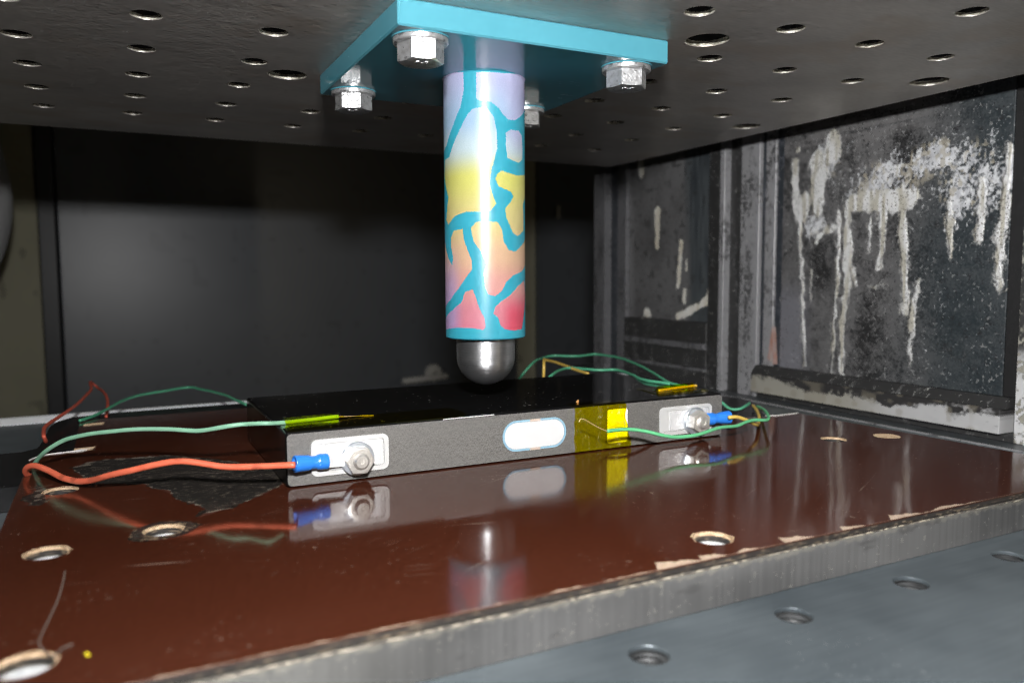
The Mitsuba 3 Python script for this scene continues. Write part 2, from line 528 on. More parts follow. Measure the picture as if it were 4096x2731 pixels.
def f_board(p, n, uv):
    x, y = p.x, p.y
    g = fbm(x*9, y*9, 1.0, 3); fine = noise(x*1300, y*1300, 2.0)
    c = mix((.033, .0086, .0042), (.050, .0138, .0070), g)
    c = c*(.9+.2*fine)
    wx, wy = (noise(x*160, y*160, 3.0)-.5)*.006, (noise(x*160, y*160, 8.0)-.5)*.006
    wx2, wy2 = wx+(noise(x*700, y*700, 3.0)-.5)*.0016, wy+(noise(x*700, y*700, 8.0)-.5)*.0016
    p1 = in_poly(x+wx2, y+wy2, D['patch']); p1i = in_poly((x-.045)*1.035+.045+wx2, (y-.395)*1.05+.395+wy2, D['patch'])
    p2 = in_poly(x+wx2, y+wy2, D['patch2'])
    rr = dr.sqrt(dr.square(x-.0152)+dr.square(y-.3362)); ring = (rr+wx2*.9 < .0125)
    dirt = fbm(x*420, y*1000, 5.0, 3)
    dark = mix((.010, .008, .0068), (.060, .050, .038), smoothstep(.55, .9, dirt))
    rim = mix((.02, .015, .012), (.10, .085, .068), smoothstep(.4, .7, noise(x*350, y*350, 2.0)))
    c = dr.select(p1 | p2, rim, c); c = dr.select(p1i | (p2 & (noise(x*300, y*300, 4.0) < .62)) , dark, c)
    c = dr.select(ring, mix(dark, (.13, .095, .06), smoothstep(.62, .8, noise(x*600, y*600, 1.0))), c)
    # scratches and dust
    ca, sa = math.cos(.5), math.sin(.5)
    s1 = smoothstep(.93, .99, noise((x*ca+y*sa)*28, (y*ca-x*sa)*1500, 1.0))*smoothstep(.58, .75, noise(x*30, y*30, 4.0))
    s2 = smoothstep(.93, .985, noise((x*.97-y*.24)*34, (y*.97+x*.24)*1700, 6.0))*smoothstep(.55, .75, noise(x*24, y*24, 9.0))
    sp = smoothstep(.93, .97, noise(x*800, y*800, 7.0))*smoothstep(.45, .8, noise(x*40, y*40, 5.0))
    c = mix(c, (.30, .24, .19), dr.clip(s1*.35+s2*.35+sp*.5, 0, 1))
    # pale wood showing where the film has chipped along the sawn front edge
    fz = (noise(x*420, y*420, 7.0)-.5)*.0012
    chip = (y-.2099) < (.0001+.0008*noise(x*420, 7.0, 2.0)*smoothstep(.35, .6, noise(x*60, 1.0, 5.0)))
    for x0, xt, x1, dep in CHIPS: chip = chip | in_poly(x+fz, y+fz, [(x0, .2090), (xt, .2100+dep), (xt+.4*(x1-xt), .2100+dep*.55), (xt+.55*(x1-xt), .2100+dep*.7), (x1, .2095)])
    return dr.select(chip & (n.z > .5), mix((.30, .215, .155), (.44, .34, .25), fine), c)
def f_board_rough(p, n, uv):
    rr = dr.sqrt(dr.square(p.x-.0152)+dr.square(p.y-.3362))
    worn = in_poly(p.x, p.y, D['patch']) | in_poly(p.x, p.y, D['patch2']) | (rr < .0122)
    return dr.select(worn, mi.Float(.42), .072+.07*smoothstep(.45, .75, fbm(p.x*18, p.y*18, 3.0, 3)))
mat('mat_board', proc(f_board), proc(f_board_rough), 0.0, .85)
mat('mat_board_ply', proc(lambda p, n, uv: mix((.05, .042, .034), (.36, .31, .24), smoothstep(.38, .75, noise(p.x*700, p.y*700, p.z*2500)))), .7)
mat('mat_splinter', (.50, .48, .46), .6)
mat('mat_wood_rim', proc(lambda p, n, uv: mix((.30, .19, .10), (.62, .47, .31), noise(p.x*900, p.y*900, p.z*900))), .7, bump=lambda p, n, uv: noise(p.x*900, p.y*900, p.z*900), bump_scale=.0004)
mat('mat_board_core', proc(lambda p, n, uv: mix((.016, .013, .011), (.12, .09, .06), smoothstep(.55, .85, noise(p.x*420, p.y*420, p.z*1500)))), .7)
mat('mat_black_ply', (.008, .008, .0085), .6)
mat('mat_black_gloss', proc(lambda p, n, uv: mix((.006, .006, .0065), (.5, .5, .5), smoothstep(.92, .96, noise(p.x*420, p.y*420, 3.0))*smoothstep(.66, .8, noise(p.x*45, p.y*45, 8.0))*.5)), .3, 0, .25)
def f_celltop(p, n, uv):
    sp = smoothstep(.925, .955, noise(p.x*520, p.y*360, 3.0))*smoothstep(.5, .8, noise(p.x*60, p.y*60, 8.0))
    side = smoothstep(.5, .9, dr.abs(n.x)); scr = smoothstep(.90, .97, noise(p.y*520, p.z*70, 2.0))*smoothstep(.5, .62, noise(p.y*70, p.z*120, 4.0))
    return mix((.0045, .0045, .0048), (.42, .41, .38), dr.clip(sp*.55+side*scr*.4, 0, 1))
mat('mat_cell_film', proc(f_celltop), .055, 0, .5)
def f_cellface(p, n, uv):
    a = noise(p.x*2600, p.y*2600, p.z*2600); b = noise(p.x*1300, p.y*1300, p.z*1300); s = smoothstep(.5, .75, fbm(p.x*70, p.y*70, p.z*70, 3))
    sm = dr.exp(-dr.square((p.x-.166)/.004)-dr.square((p.z-.010)/.006))+.6*dr.exp(-dr.square((p.x-.178)/.005)-dr.square((p.z-.005)/.003))
    c = mix((.058, .0562, .053), (.160, .154, .144), dr.clip(.75*a+.5*b-.14, 0, 1))
    return mix(c, (.12, .115, .105), dr.clip(.12*s+.38*sm*b, 0, 1))
mat('mat_cell_face', proc(f_cellface), .5, 0, .5, bump=lambda p, n, uv: noise(p.x*2200, p.y*2200, p.z*2200), bump_scale=.00018)
mat('mat_white_plastic', (.44, .44, .43), .35)
mat('mat_white_film', (.50, .50, .50), .4)
mat('mat_aluminium', proc(lambda p, n, uv: mix((.52, .525, .53), (.70, .70, .70), noise(p.x*500, p.y*500, p.z*90))), .45, .3)
mat('mat_zinc', proc(lambda p, n, uv: mix((.50, .56, .62), (.70, .74, .79), fbm(p.x*160, p.y*160, p.z*160, 3))), .36, .8)
mat('mat_nickel', proc(lambda p, n, uv: mix((.52, .50, .46), (.86, .83, .78), fbm(p.x*500, p.y*500, p.z*500, 3))), .38, .72)
def f_bolt(p, n, uv):
    g = fbm(p.x*420, p.y*420, p.z*420, 3)
    return mix((.50, .50, .50), (.70, .71, .72), smoothstep(.2, .7, g))*(1-.5*smoothstep(.74, .84, noise(p.x*600, p.y*600, p.z*600)))
mat('mat_bolt', proc(f_bolt), .34, .85, .5, bump=lambda p, n, uv: noise(p.x*900, p.y*900, p.z*900), bump_scale=.00012)
def f_tip(p, n, uv):
    g = noise(3.0, 5.0, p.z*5200); h = fbm(p.x*120, p.y*120, p.z*260, 3)
    return mix((.42, .43, .44), (.74, .75, .76), dr.clip(.4*g+.7*h-.05, 0, 1))
mat('mat_tip_steel', proc(f_tip), .31, .97, bump=lambda p, n, uv: noise(3.0, 5.0, p.z*6000)+.4*noise(p.x*900, p.y*900, p.z*2400), bump_scale=.00011, eps=3e-5)
def f_turq(p, n, uv):
    sp = smoothstep(.9, .95, noise(p.x*430, p.y*430, p.z*430))*smoothstep(.5, .7, noise(p.x*50, p.y*50, p.z*50))
    scf = smoothstep(.84, .93, noise(p.x*160-p.y*60, p.y*620, 2.0))*smoothstep(.2145, .2120, p.z)*dr.exp(-dr.square((p.x-.245)/.018)-dr.square((p.y-.425)/.02))
    sp = dr.clip(sp+1.4*scf, 0, 1)
    return mix(mix((.044, .180, .228), (.058, .208, .258), fbm(p.x*60, p.y*60, p.z*60, 3)), (.35, .6, .68), sp*.55)
mat('mat_turquoise', proc(f_turq), .13, 0, .75, bump=lambda p, n, uv: fbm(p.x*220, p.y*220, p.z*220, 3), bump_scale=.00005)
PX, PY, PR = .19589, .41718, .02338
PBASE = math.atan2(-PY, -PX)
def f_shaft(p, n, uv):
    th = dr.atan2(p.y-PY, p.x-PX)-PBASE
    th = dr.select(th > math.pi, th-2*math.pi, dr.select(th < -math.pi, th+2*math.pi, th))
    z = p.z+(noise(th*90, p.z*2200, 1.0)-.5)*.0006
    th = th+(noise(th*90, p.z*2200, 4.0)-.5)*.02
    # the far half repeats the blobs, turned and mirrored
    far = (dr.abs(th) > 1.64); tf = dr.select(th > 0, th-3.1416, th+3.1416); tt = dr.select(far, -tf, th)
    m = tt != tt
    for q in D['blobs']: m = m | in_poly(tt, z, q)
    stops = [(.212, (.245, .255, .37)), (.186, (.19, .275, .37)), (.172, (.26, .325, .35)), (.155, (.33, .325, .085)), (.132, (.34, .295, .125)), (.112, (.36, .235, .15)), (.096, (.35, .175, .155)), (.08, (.34, .125, .155)), (.066, (.33, .10, .145))]
    c = mi.Color3f(stops[0][1])
    for (z0, a), (z1, b) in zip(stops[:-1], stops[1:]):
        c = mix(c, b, smoothstep(z0, z1, z))
    c = mix(c, (.38, .05, .08), smoothstep(.25, .8, tt)*smoothstep(.093, .078, z))
    c = mix(c, (.25, .21, .38), smoothstep(-.5, -1.0, tt)*smoothstep(.125, .085, z)*.75)
    c = mix(c, (.25, .245, .37), smoothstep(.3, .9, tt)*smoothstep(.165, .18, z)*.7)
    c = c*(.93+.14*noise(th*240, z*6000, 2.0))
    return dr.select(m, c, mi.Color3f(.024, .215, .285))
mat('mat_shaft_paint', proc(f_shaft), .30, 0, .6)
mat('mat_hole_liner', proc(lambda p, n, uv: mix((.20, .185, .145), (.62, .59, .50), smoothstep(.32, .68, fbm(p.x*500, p.y*500, p.z*700, 3)))), .5, .3, bump=lambda p, n, uv: noise(p.x*900, p.y*900, p.z*2600), bump_scale=.0003)
mat('mat_table_liner', proc(lambda p, n, uv: mix((.006, .0065, .007), (.040, .042, .043), noise(p.x*300, p.y*300, p.z*1600))), .55, .1, bump=lambda p, n, uv: noise(9.0, 4.0, p.z*900), bump_scale=.0006)  # near black: shade of deep threaded holes is put into the colour
mat('mat_bright_liner', proc(lambda p, n, uv: mix((.42, .43, .44), (.72, .73, .73), noise(p.x*500, p.y*500, p.z*500))), .4, .3)
mat('mat_dark_hole', (.02, .019, .018), .8)  # painted shade for the inside of the upper plate holes
mat('mat_polished', proc(lambda p, n, uv: mix((.82, .84, .86), (.90, .91, .92), noise(p.x*40, 2.0, p.z*400))), .4, 0)
# side wall: black corroded paint, grey metal, limescale
def f_panel(p, n, uv):
    y, z = p.y, p.z
    g = fbm(y*38, z*30, 1.0, 4); grain = noise(y*900, z*900, 2.0); mid = fbm(y*190, z*190, 6.0, 3); fine = noise(y*520, z*470, 5.0)
    blue = smoothstep(.44, .36, y+(noise(y*30, z*9, 2.0)-.5)*.04)
    c = mix((.018, .018, .0185), (.112, .111, .112), smoothstep(.30, .66, .42*g+.33*mid+.25*grain))
    c = mix(c, (.022, .031, .036), blue*smoothstep(.2, .6, mid+.2)*.75)
    clear = smoothstep(.502, .525, y)*smoothstep(.11, .07, z+(g-.5)*.03)      # strip where the black has come off
    c = mix(c, (.17, .17, .19), clear*.8)
    brushed = smoothstep(.205, .222, z+(g-.5)*.02)*smoothstep(.38, .42, y); c = mix(c, (.16, .155, .155), brushed*.6*smoothstep(.45, .6, noise(y*26, z*330, 3.0)*.6+.4*fbm(y*40, z*300, 3.0, 3))*.8)
    k = mi.Float(0.0)
    for cy, cz, ry, rz in D['clouds']:
        k = k+dr.exp(-1.3*(dr.square((y-cy)/ry)+dr.square((z-cz)/rz)))
    k = dr.minimum(k, 1.3)
    crust = .44*fbm(y*115, z*80, 3.0, 4)+.30*fine+.20*noise(y*1100, z*1000, 8.0)+.40*k
    c = mix(c, mix((.36, .37, .39), (.62, .63, .64), noise(y*300, z*220, 4.0)), smoothstep(.64, .92, crust))
    c = mix(c, (.34, .31, .24), smoothstep(.60, .70, .5*noise(y*480, z*300, 1.0)+.5*fbm(y*70, z*40, 9.0, 3))*smoothstep(.25, .7, k)*.6)
    fleck = smoothstep(.80, .90, noise(y*640, z*600, 3.0))*smoothstep(.36, .62, fbm(y*60, z*60, 4.0, 3)); c = mix(c, (.30, .30, .30), fleck*.45)
    pit = smoothstep(.74, .84, .6*noise(y*420, z*420, 11.0)+.4*noise(y*1100, z*1100, 1.0)); c = mix(c, (.018, .018, .02), pit*.8)
    wy = (noise(y*200, z*150, 3.0)-.5)*.0040+(noise(y*700, z*600, 5.0)-.5)*.0030+(noise(y*1600, z*1500, 7.0)-.5)*.0014
    wz = (noise(y*180, z*150, 13.0)-.5)*.005
    d = capsules(y+wy*.8, z+wz, D['drips'])+.0015+.003*(fbm(y*60, z*40, 21.0, 2)-.5)
    tone = noise(y*330, z*45, 2.0)
    drip = mix(mix((.40, .385, .33), (.58, .585, .58), smoothstep(.2, .6, tone)), (.15, .14, .115), smoothstep(.56, .8, .6*noise(y*700, z*700, 1.0)+.4*noise(y*1500, z*1500, 1.0))*.8)
    halo = smoothstep(.0035, -.001, d)*smoothstep(.52, .64, fine*.6+grain*.4)
    c = mix(c, (.40, .40, .39), halo*.6)
    return mix(c, drip, smoothstep(.0012, -.0014, d)*smoothstep(.20, .36, fine*.7+grain*.3+.14))
mat('mat_wall_panel', proc(f_panel), .42, 0, .5, bump=lambda p, n, uv: fbm(p.y*420, p.z*420, p.x*420, 3)+1.5*smoothstep(.0006, -.0012, capsules(p.y+(noise(p.y*200, p.z*150, 3.0)-.5)*.0032, p.z, D['drips'])+.0012), bump_scale=.0006)
def f_left(p, n, uv):
    y, z = p.y, p.z
    g = fbm(y*30, z*22, 5.0, 4); grain = noise(y*700, z*700, 2.0)
    c = mix((.065, .064, .065), (.125, .125, .127), smoothstep(.3, .7, .6*g+.4*grain*.6+.2))
    dk = smoothstep(.695, .672, y+(noise(y*60, z*12, 2.0)-.5)*.03); c = mix(c, mix((.018, .024, .030), (.065, .075, .08), noise(y*300, z*40, 1.0)), dk*.92)
    c = mix(c, (.03, .03, .03), smoothstep(.75, .85, noise(y*220, z*180, 7.0))*.6)
    wy = (noise(y*260, z*200, 3.0)-.5)*.003
    d = capsules(y+wy, z+wy, D['drips_left'])
    return mix(c, mix((.50, .46, .36), (.70, .70, .68), noise(y*300, z*60, 2.0)), smoothstep(.0008, -.0008, d))
mat('mat_wall_left', proc(f_left), .4, 0, .5, bump=lambda p, n, uv: fbm(p.y*300, p.z*300, p.x*300, 3), bump_scale=.0004)
def worn(light, dark, bias, s=1.0):
    def f(p, n, uv):
        q = p.y+.6*p.x; g = .5*fbm(q*110*s, p.z*22*s, 4.0, 4)+.3*noise(q*600*s, p.z*420*s, 1.0)+.2*noise(q*1300, p.z*1300, 3.0)
        t = smoothstep(bias-.06, bias+.08, g)
        c = mix(light, dark, t)
        return mix(c, (.42, .42, .40), smoothstep(.90, .96, noise(q*800, p.z*420, 6.0))*.6)
    return proc(f)
mat('mat_flange', worn((.13, .13, .137), (.045, .045, .047), .58), .4, .15, bump=lambda p, n, uv: fbm(p.y*300, p.z*300, p.x*300, 3), bump_scale=.0004)
mat('mat_flange_pale', worn((.27, .27, .28), (.07, .07, .072), .58), .4, .15, bump=lambda p, n, uv: fbm(p.y*300, p.z*300, p.x*300, 3), bump_scale=.0004)
mat('mat_post_black', worn((.022, .022, .022), (.10, .10, .102), .66), .5)
mat('mat_groove', worn((.02, .024, .03), (.065, .07, .085), .6), .5)  # dark colour stands for shade inside the wall grooves
def f_rail(p, n, uv):
    h = (p.z+.0118)/.0185
    t = .62*fbm(p.y*55, p.z*120, 4.0, 4)+.16*noise(p.y*420, p.z*500, 1.0)+.62*dr.clip(h-.2, 0, 1)
    c = mix(mix((.27, .26, .225), (.38, .38, .38), smoothstep(.47, .40, p.y)), (.028, .027, .027), smoothstep(.56, .74, t))
    return mix(c, (.20, .18, .14), smoothstep(.6, .8, noise(p.y*120, p.z*140, 3.0))*.4)
mat('mat_rail', proc(f_rail), .45)
mat('mat_wall_dark', worn((.028, .028, .028), (.10, .10, .10), .68), .45)
def f_post(p, n, uv):
    w = smoothstep(.055, .02, p.z+(fbm(p.y*60, p.z*60, 2.0, 3)-.5)*.05)
    q = p.y+.7*p.x; t = .6*fbm(q*170, p.z*130, 4.0, 4)+.4*noise(q*600, p.z*600, 1.0)
    return mix(mix((.035, .035, .035), (.26, .25, .21), smoothstep(.48, .72, t)), (.50, .50, .50), w*smoothstep(.66, .5, t))
mat('mat_end_post', proc(f_post), .5)
mat('mat_ledge', proc(lambda p, n, uv: mix((.030, .034, .037), (.065, .07, .073), fbm(p.x*60, p.y*60, 2.0, 3))), .4)
mat('mat_patch', proc(lambda p, n, uv: mix((.30, .14, .10), (.36, .34, .33), noise(p.y*260, p.z*160, 1.0))), .5)
# lab behind
mat('mat_door', proc(lambda p, n, uv: mix((.135, .148, .165), (.16, .173, .19), fbm(p.x*9, p.z*9, 2.0, 3))*(1-.15*smoothstep(.8, .95, noise(p.x*40, p.z*34, 5.0)))), .35, 0, .75)
mat('mat_door_frame', (.05, .052, .055), .4)
mat('mat_room_wall', proc(lambda p, n, uv: mix((.50, .48, .34), (.60, .575, .43), fbm(p.x*6, p.z*6, 1.0, 3))*(1-.3*smoothstep(.84, .95, noise(p.x*44, p.z*30, 3.0)))), .8)
mat('mat_grey_paint', (.48, .485, .49), .5)
mat('mat_handle', (.80, .78, .72), .45, 0)
# wires, lugs, tape
mat('mat_red_wire', proc(lambda p, n, uv: mix((.52, .095, .048), (.62, .145, .08), fbm(p.x*120, p.y*120, p.z*120, 3))*(1-.35*smoothstep(.62, .8, noise(p.x*160, p.y*160, p.z*160)))), .38)
mat('mat_dull_red_wire', (.44, .08, .048), .45)  # red darkened for distance, flash falloff put into the colour
mat('mat_back_green_wire', (.062, .27, .155), .42)  # darker copy of the green for wires farther back, falloff in the colour
mat('mat_pale_green_wire', proc(lambda p, n, uv: mix((.15, .33, .21), (.23, .43, .31), fbm(p.x*90, p.y*90, p.z*90, 3))), .35)
mat('mat_green_wire', proc(lambda p, n, uv: mix((.080, .36, .16), (.115, .42, .20), fbm(p.x*90, p.y*90, p.z*90, 3))), .38)
mat('mat_yellow_wire', proc(lambda p, n, uv: mix((.50, .33, .06), (.60, .42, .10), fbm(p.x*90, p.y*90, p.z*90, 3))), .4)
mat('mat_copper', (.60, .46, .28), .35, .6)
mat('mat_blue_sleeve', (.022, .17, .62), .25, 0, .5, clearcoat=.5)
mat('mat_label_paper', (.74, .74, .72), .6)
mat('mat_pale_blue', (.20, .34, .43), .4)
mat('mat_skin_tone', (.42, .34, .28), .5)
scene['mat_tape'] = {'type': 'thindielectric', 'int_ior': 1.45, 'specular_transmittance': rgb(.96, .875, .02)}
mat('mat_orange_chip', (.42, .20, .07), .5)
mat('mat_yellow_fleck', (.62, .50, .02), .5)
mat('mat_hair', (.11, .085, .07), .6)
mat('mat_flash_body', (.03, .03, .03), .5)

# ------------------------------------------------------------------ flash, and an added unseen lamp
t = thing('camera_flash', 'black flash head above the lens, outside the picture', 'flash')
HEAD = YAW+math.radians(18)      # the head is swivelled a little to the right of the lens
fw = np.array([math.sin(HEAD), math.cos(HEAD), -.05]); fw /= np.linalg.norm(fw)
MF = axis_frame(FLASH_POS, fw)
q = trimesh.Trimesh([(-.021, -.011, 0), (.021, -.011, 0), (.021, .011, 0), (-.021, .011, 0)], [(0, 1, 2), (0, 2, 3)], process=False)
scene[t+'__flash_window'] = ply(moved(q, MF), None, False, emitter={'type': 'area', 'radiance': rgb(FLASH_RAD, FLASH_RAD*.99, FLASH_RAD*.985)})
put(moved(cbox(-.028, .028, -.017, .017, -.05, -.0015, .003), MF), 'mat_flash_body', t, 'housing')
t = thing('tube_lamp', 'upright warm lamp added unseen behind the camera for a second streak on the steel tip', 'lamp')  # added light: gives the tip its warm second streak, and some fill
put(moved(cyl(.02, .04), axis_frame((.98, -1.4, -.5), (0, 0, 1))), 'mat_flash_body', t, 'base')
scene[t+'__lamp_tube'] = ply(moved(cyl(.03, 1.3, 32), axis_frame((.98, -1.4, -.455), (0, 0, 1))), None, True, emitter={'type': 'area', 'radiance': rgb(ADDED_LAMP_RAD*1.0, ADDED_LAMP_RAD*.86, ADDED_LAMP_RAD*.62)})

# ------------------------------------------------------------------ setting: the lab beyond the machine
YB = 2.2
t = thing('room_wall', None, None, kind='structure')
put(cbox(-1.6, -.148, YB+.01, YB+.11, -1.3, 1.4, .002), 'mat_room_wall', t)
t2 = thing('room_wall', None, None, kind='structure')
put(cbox(1.147, 1.215, YB+.01, YB+.11, -1.3, 1.4, .002), 'mat_room_wall', t2)
t = thing('floor', None, None, kind='structure')
put(cbox(-1.6, 2.6, .9, YB, -1.35, -1.302, .002), 'mat_grey_paint', t)
t = thing('lab_door', 'wide dark grey door with a lever handle at the back of the room', 'door')
put(cbox(-.106, 1.147, YB+.004, YB+.05, -1.3, 1.2, .003), 'mat_door', t, 'leaf')
put(cbox(-.146, -.109, YB-.012, YB+.06, -1.3, 1.3, .003), 'mat_door_frame', t, 'frame')
h = t+'__handle'
put(moved(lathe([(0, 0), (.0265, 0), (.0265, .006), (.024, .009), (0, .009)], 40), axis_frame((.858, YB+.004, -.186), (0, -1, 0))), 'mat_handle', h, 'rosette', 30)
put(tube([(.858, YB, -.188), (.858, YB-.045, -.188)], .009, 16, smooth_path=False), 'mat_handle', h, 'neck', 30)
put(tm(cbox(.742, .885, YB-.056, YB-.038, -.2005, -.1845, .004)).apply_transform(trimesh.transformations.rotation_matrix(-.05, (0, 1, 0), (.858, YB, -.19))), 'mat_handle', h, 'lever', 30)
put(moved(lathe([(0, 0), (.02, 0), (.02, .005), (0, .006)], 32), axis_frame((.858, YB+.004, -.262), (0, -1, 0))), 'mat_handle', t, 'keyhole_rosette', 30)
t = thing('dark_cabinet', 'dark cabinet front at the back of the room, right of the olive strip', 'cabinet')
put(cbox(1.2155, 2.4, YB-.012, YB+.2, -1.3, 1.3, .003), 'mat_door', t, 'front')
put(tube([(1.276, YB-.03, .285), (1.276, YB-.03, .325)], .006, 12, smooth_path=False), 'mat_handle', t, 'pull', 30)
t = thing('grey_hose', 'thick grey hose curving down past the far left edge', 'hose')
put(tube([(-.225, 1.62, .52), (-.208, 1.61, .34), (-.192, 1.60, .237), (-.201, 1.60, .176), (-.216, 1.60, .138), (-.27, 1.60, .07), (-.36, 1.62, .02)], .05, 40, .01), 'mat_grey_paint', t, 'hose_wall', True)
for zz in (.40, .46): put(moved(lathe([(.0495, -.008), (.054, -.008), (.054, .008), (.0495, .008)], 40), axis_frame((-.2155+.1*(zz-.42), 1.613+.05*(zz-.4), zz), (-.1, 0, 1))), 'mat_door_frame', t, 'clamp', 30)

# ------------------------------------------------------------------ upper press plate with its holes
ZC = .2247
t = thing('press_plate', 'dark steel upper plate full of round holes', 'press plate')
small = []
for i, yy in enumerate((.4205, .4815, .5425, .605, .6675)):
    for xx in (-.1545, -.096, -.0372, .0207, .0797): small.append((xx, yy))
small += [(.1395, .5425), (.1395, .6045), (.1395, .667), (.196, .542), (.196, .604), (.196, .665)]
for yy in (.2995, .3598, .420, .4802, .5395, .6005, .6615):
    for xx in (.2535, .3125, .371, .4308):
        if (xx < .28 and yy < .51 and yy > .33) or (xx < .28 and yy < .48 and yy > .32): continue
        small.append((xx, yy))
small += [(.3705, .2425), (.43, .2425)]
large = [(.1028, .5031), (.2875, .3335), (.4772, .339), (.4793, .5055)]
plate = cbox(-.75, .514, .10, .7565, ZC, ZC+.045, .0012)
cut = [cyl(.00735, .03, 40).translate((a, b, ZC-.002)) for a, b in small]+[cyl(.0117, .03, 48).translate((a, b, ZC-.002)) for a, b in large]
cham = [cyl(.00755, .0016, 40, .0066).translate((a, b, ZC-.0006)) for a, b in small]+[cyl(.0120, .0018, 48, .011).translate((a, b, ZC-.0006)) for a, b in large]
put(plate-m3.Manifold.batch_boolean(cut+cham, m3.OpType.Add), 'mat_ceiling', t, 'slab')
def liner(r, h): return lathe([(r-.0003, .0004), (r+.0004, .0002), (r-.00005, .0010), (r-.00005, h), (r-.0006, h)], 40)
Ls, Ll = ply(tm(liner(.0073, .0019)), 'mat_hole_liner', 30), ply(tm(liner(.01165, .0029)), 'mat_hole_liner', 30)
bore = lambda r, z: ply(tm(lathe([(r-.0008, z), (r, z), (r, .0278), (0, .0278), (0, .027), (r-.0008, .027)], 40)), 'mat_dark_hole', 30)  # near-black bores carry the hole shade; the short pale liner is the lit rim
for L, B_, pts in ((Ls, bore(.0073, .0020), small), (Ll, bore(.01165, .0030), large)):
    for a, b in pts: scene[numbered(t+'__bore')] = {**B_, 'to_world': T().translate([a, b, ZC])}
    for a, b in pts: scene[numbered(t+'__hole_liner')] = {**L, 'to_world': T().translate([a, b, ZC])}

# ------------------------------------------------------------------ lower table
ZT = -.0182
t = thing('steel_table', 'blue grey steel table with a row of threaded holes', 'table')
th = [(.146+.0624*i, .192) for i in range(-3, 7)]
tab = cbox(-.75, .5385, .03, .748, ZT-.03, ZT, .0008)-m3.Manifold.batch_boolean([cyl(.0064, .04, 40).translate((a, b, ZT-.025)) for a, b in th]+[cyl(.0062, .0008, 40, .0068).translate((a, b, ZT-.0006)) for a, b in th], m3.OpType.Add)
put(tab, 'mat_table', t, 'slab')
TL = ply(tm(m3.Manifold.batch_boolean([lathe([(.0056, -.022), (.00635, -.022), (.00635, -.0013), (.0058, -.0013)], 40)]+[lathe([(.0049, -.0030-.0016*k), (.0058, -.0022-.0016*k), (.0058, -.0038-.0016*k)], 40) for k in range(10)], m3.OpType.Add)), 'mat_table_liner', 30)
for a, b in th: scene[numbered(t+'__threaded_insert')] = {**TL, 'to_world': T().translate([a, b, ZT])}
put(hull([(xx, yy, zz) for xx in (-.75, .5385) for yy, zz in ((.7485, ZT-.02), (.7485, ZT+.0002), (.7545, ZT+.0004), (.7568, ZT+.0034), (.7575, ZT+.0039), (.7640, ZT+.0041), (.7650, ZT+.003), (.7650, ZT-.02))]), 'mat_polished', t, 'edge_strip')
put(cbox(.539, .5425, .2, .7645, ZT-.02, ZT+.0004, .0003), 'mat_flange_pale', t, 'edge_strip')
t = thing('floor_ledge', 'narrow dark ledge between the table and the side wall', 'ledge')
put(cbox(.5432, .6, .2, .9, ZT-.03, ZT+.0002, .0006), 'mat_ledge', t)

# ------------------------------------------------------------------ side wall on the right
XW = .563
t = thing('side_wall', 'battered black steel chamber wall with white lime runs on the right', 'wall')
def strip(name, y0, y1, z0, z1, out, m, c=.0003, label=None): return put(cbox(XW-out, XW+.03, y0, y1, z0, z1, c), m, t, name, label=label)
ZB, ZTOP = ZT+.0004, .42
strip('panel', .3345, .5438, .0140, ZTOP, 0, 'mat_wall_panel', label='large black panel with white lime runs')
strip('panel', .6405, .789, .0514, ZTOP, -.0015, 'mat_wall_left', label='narrow grey panel beside the post')
strip('flange', .8284, .8536, ZB, ZTOP, .008, 'mat_flange')
strip('groove', .8078, .8280, ZB, ZTOP, -.0015, 'mat_groove')  # grooves lie nearly flush; their dark colour stands for shade in depth
strip('flange', .7894, .8075, ZB, ZTOP, .0035, 'mat_flange')
strip('post', .6232, .6402, ZB, ZTOP, .005, 'mat_post_black')
strip('flange', .6162, .6229, ZB, ZTOP, .006, 'mat_flange_pale')
strip('groove', .5962, .6159, ZB, ZTOP, -.002, 'mat_post_black')
strip('flange', .5712, .5959, ZB, ZTOP, .003, 'mat_flange_pale', .0003)
strip('groove', .5648, .5709, ZB, ZTOP, -.001, 'mat_groove')
strip('flange', .5520, .5645, .0140, ZTOP, .0015, 'mat_flange_pale', .0003)
strip('groove', .5441, .5517, .0140, ZTOP, -.0008, 'mat_groove')
# ledges below the narrow panel
strip('ledge', .6405, .789, .0291, .0512, .006, 'mat_wall_dark')
strip('ledge', .6405, .789, .0226, .0289, .010, 'mat_flange')
strip('ledge', .6405, .789, .0026, .0224, .006, 'mat_wall_dark')
strip('ledge', .6405, .789, -.0010, .0024, .009, 'mat_flange')
strip('ledge', .6405, .789, ZB, -.0012, .006, 'mat_wall_dark')
# rail under the large panel
put(hull([(XW+.03, yy, zz) for yy in (.327, .5708) for zz in (.0062, .0138)]+[(XW-.004, yy, .0138) for yy in (.327, .5708)]+[(XW-.009, yy, .0066) for yy in (.327, .5708)]+[(XW-.009, yy, .0062) for yy in (.327, .5708)]), 'mat_wall_dark', t, 'ledge')
strip('rail', .3295, .5708, -.0118, .0060, .010, 'mat_rail', .0005, label='rail with flaking white paint')
strip('skirting', .322, .5708, ZB, -.0120, .002, 'mat_wall_dark')
strip('groove', .3243, .3342, .0140, ZTOP, -.0004, 'mat_black_ply')  # nearly flush black strip, painted shade of the gap beside the post
strip('post', .20, .3240, ZB, ZTOP, .002, 'mat_end_post', label='end post with white paint at its foot')
put(hull([(XW-.0042, .5548, .021), (XW-.0042, .5470, .0165), (XW-.0042, .5478, .036), (XW-.0042, .5503, .052), (XW-.0042, .5513, .043), (XW+.002, .5548, .021), (XW+.002, .5470, .0165), (XW+.002, .5503, .052)]), 'mat_patch', t, 'rust_flake')

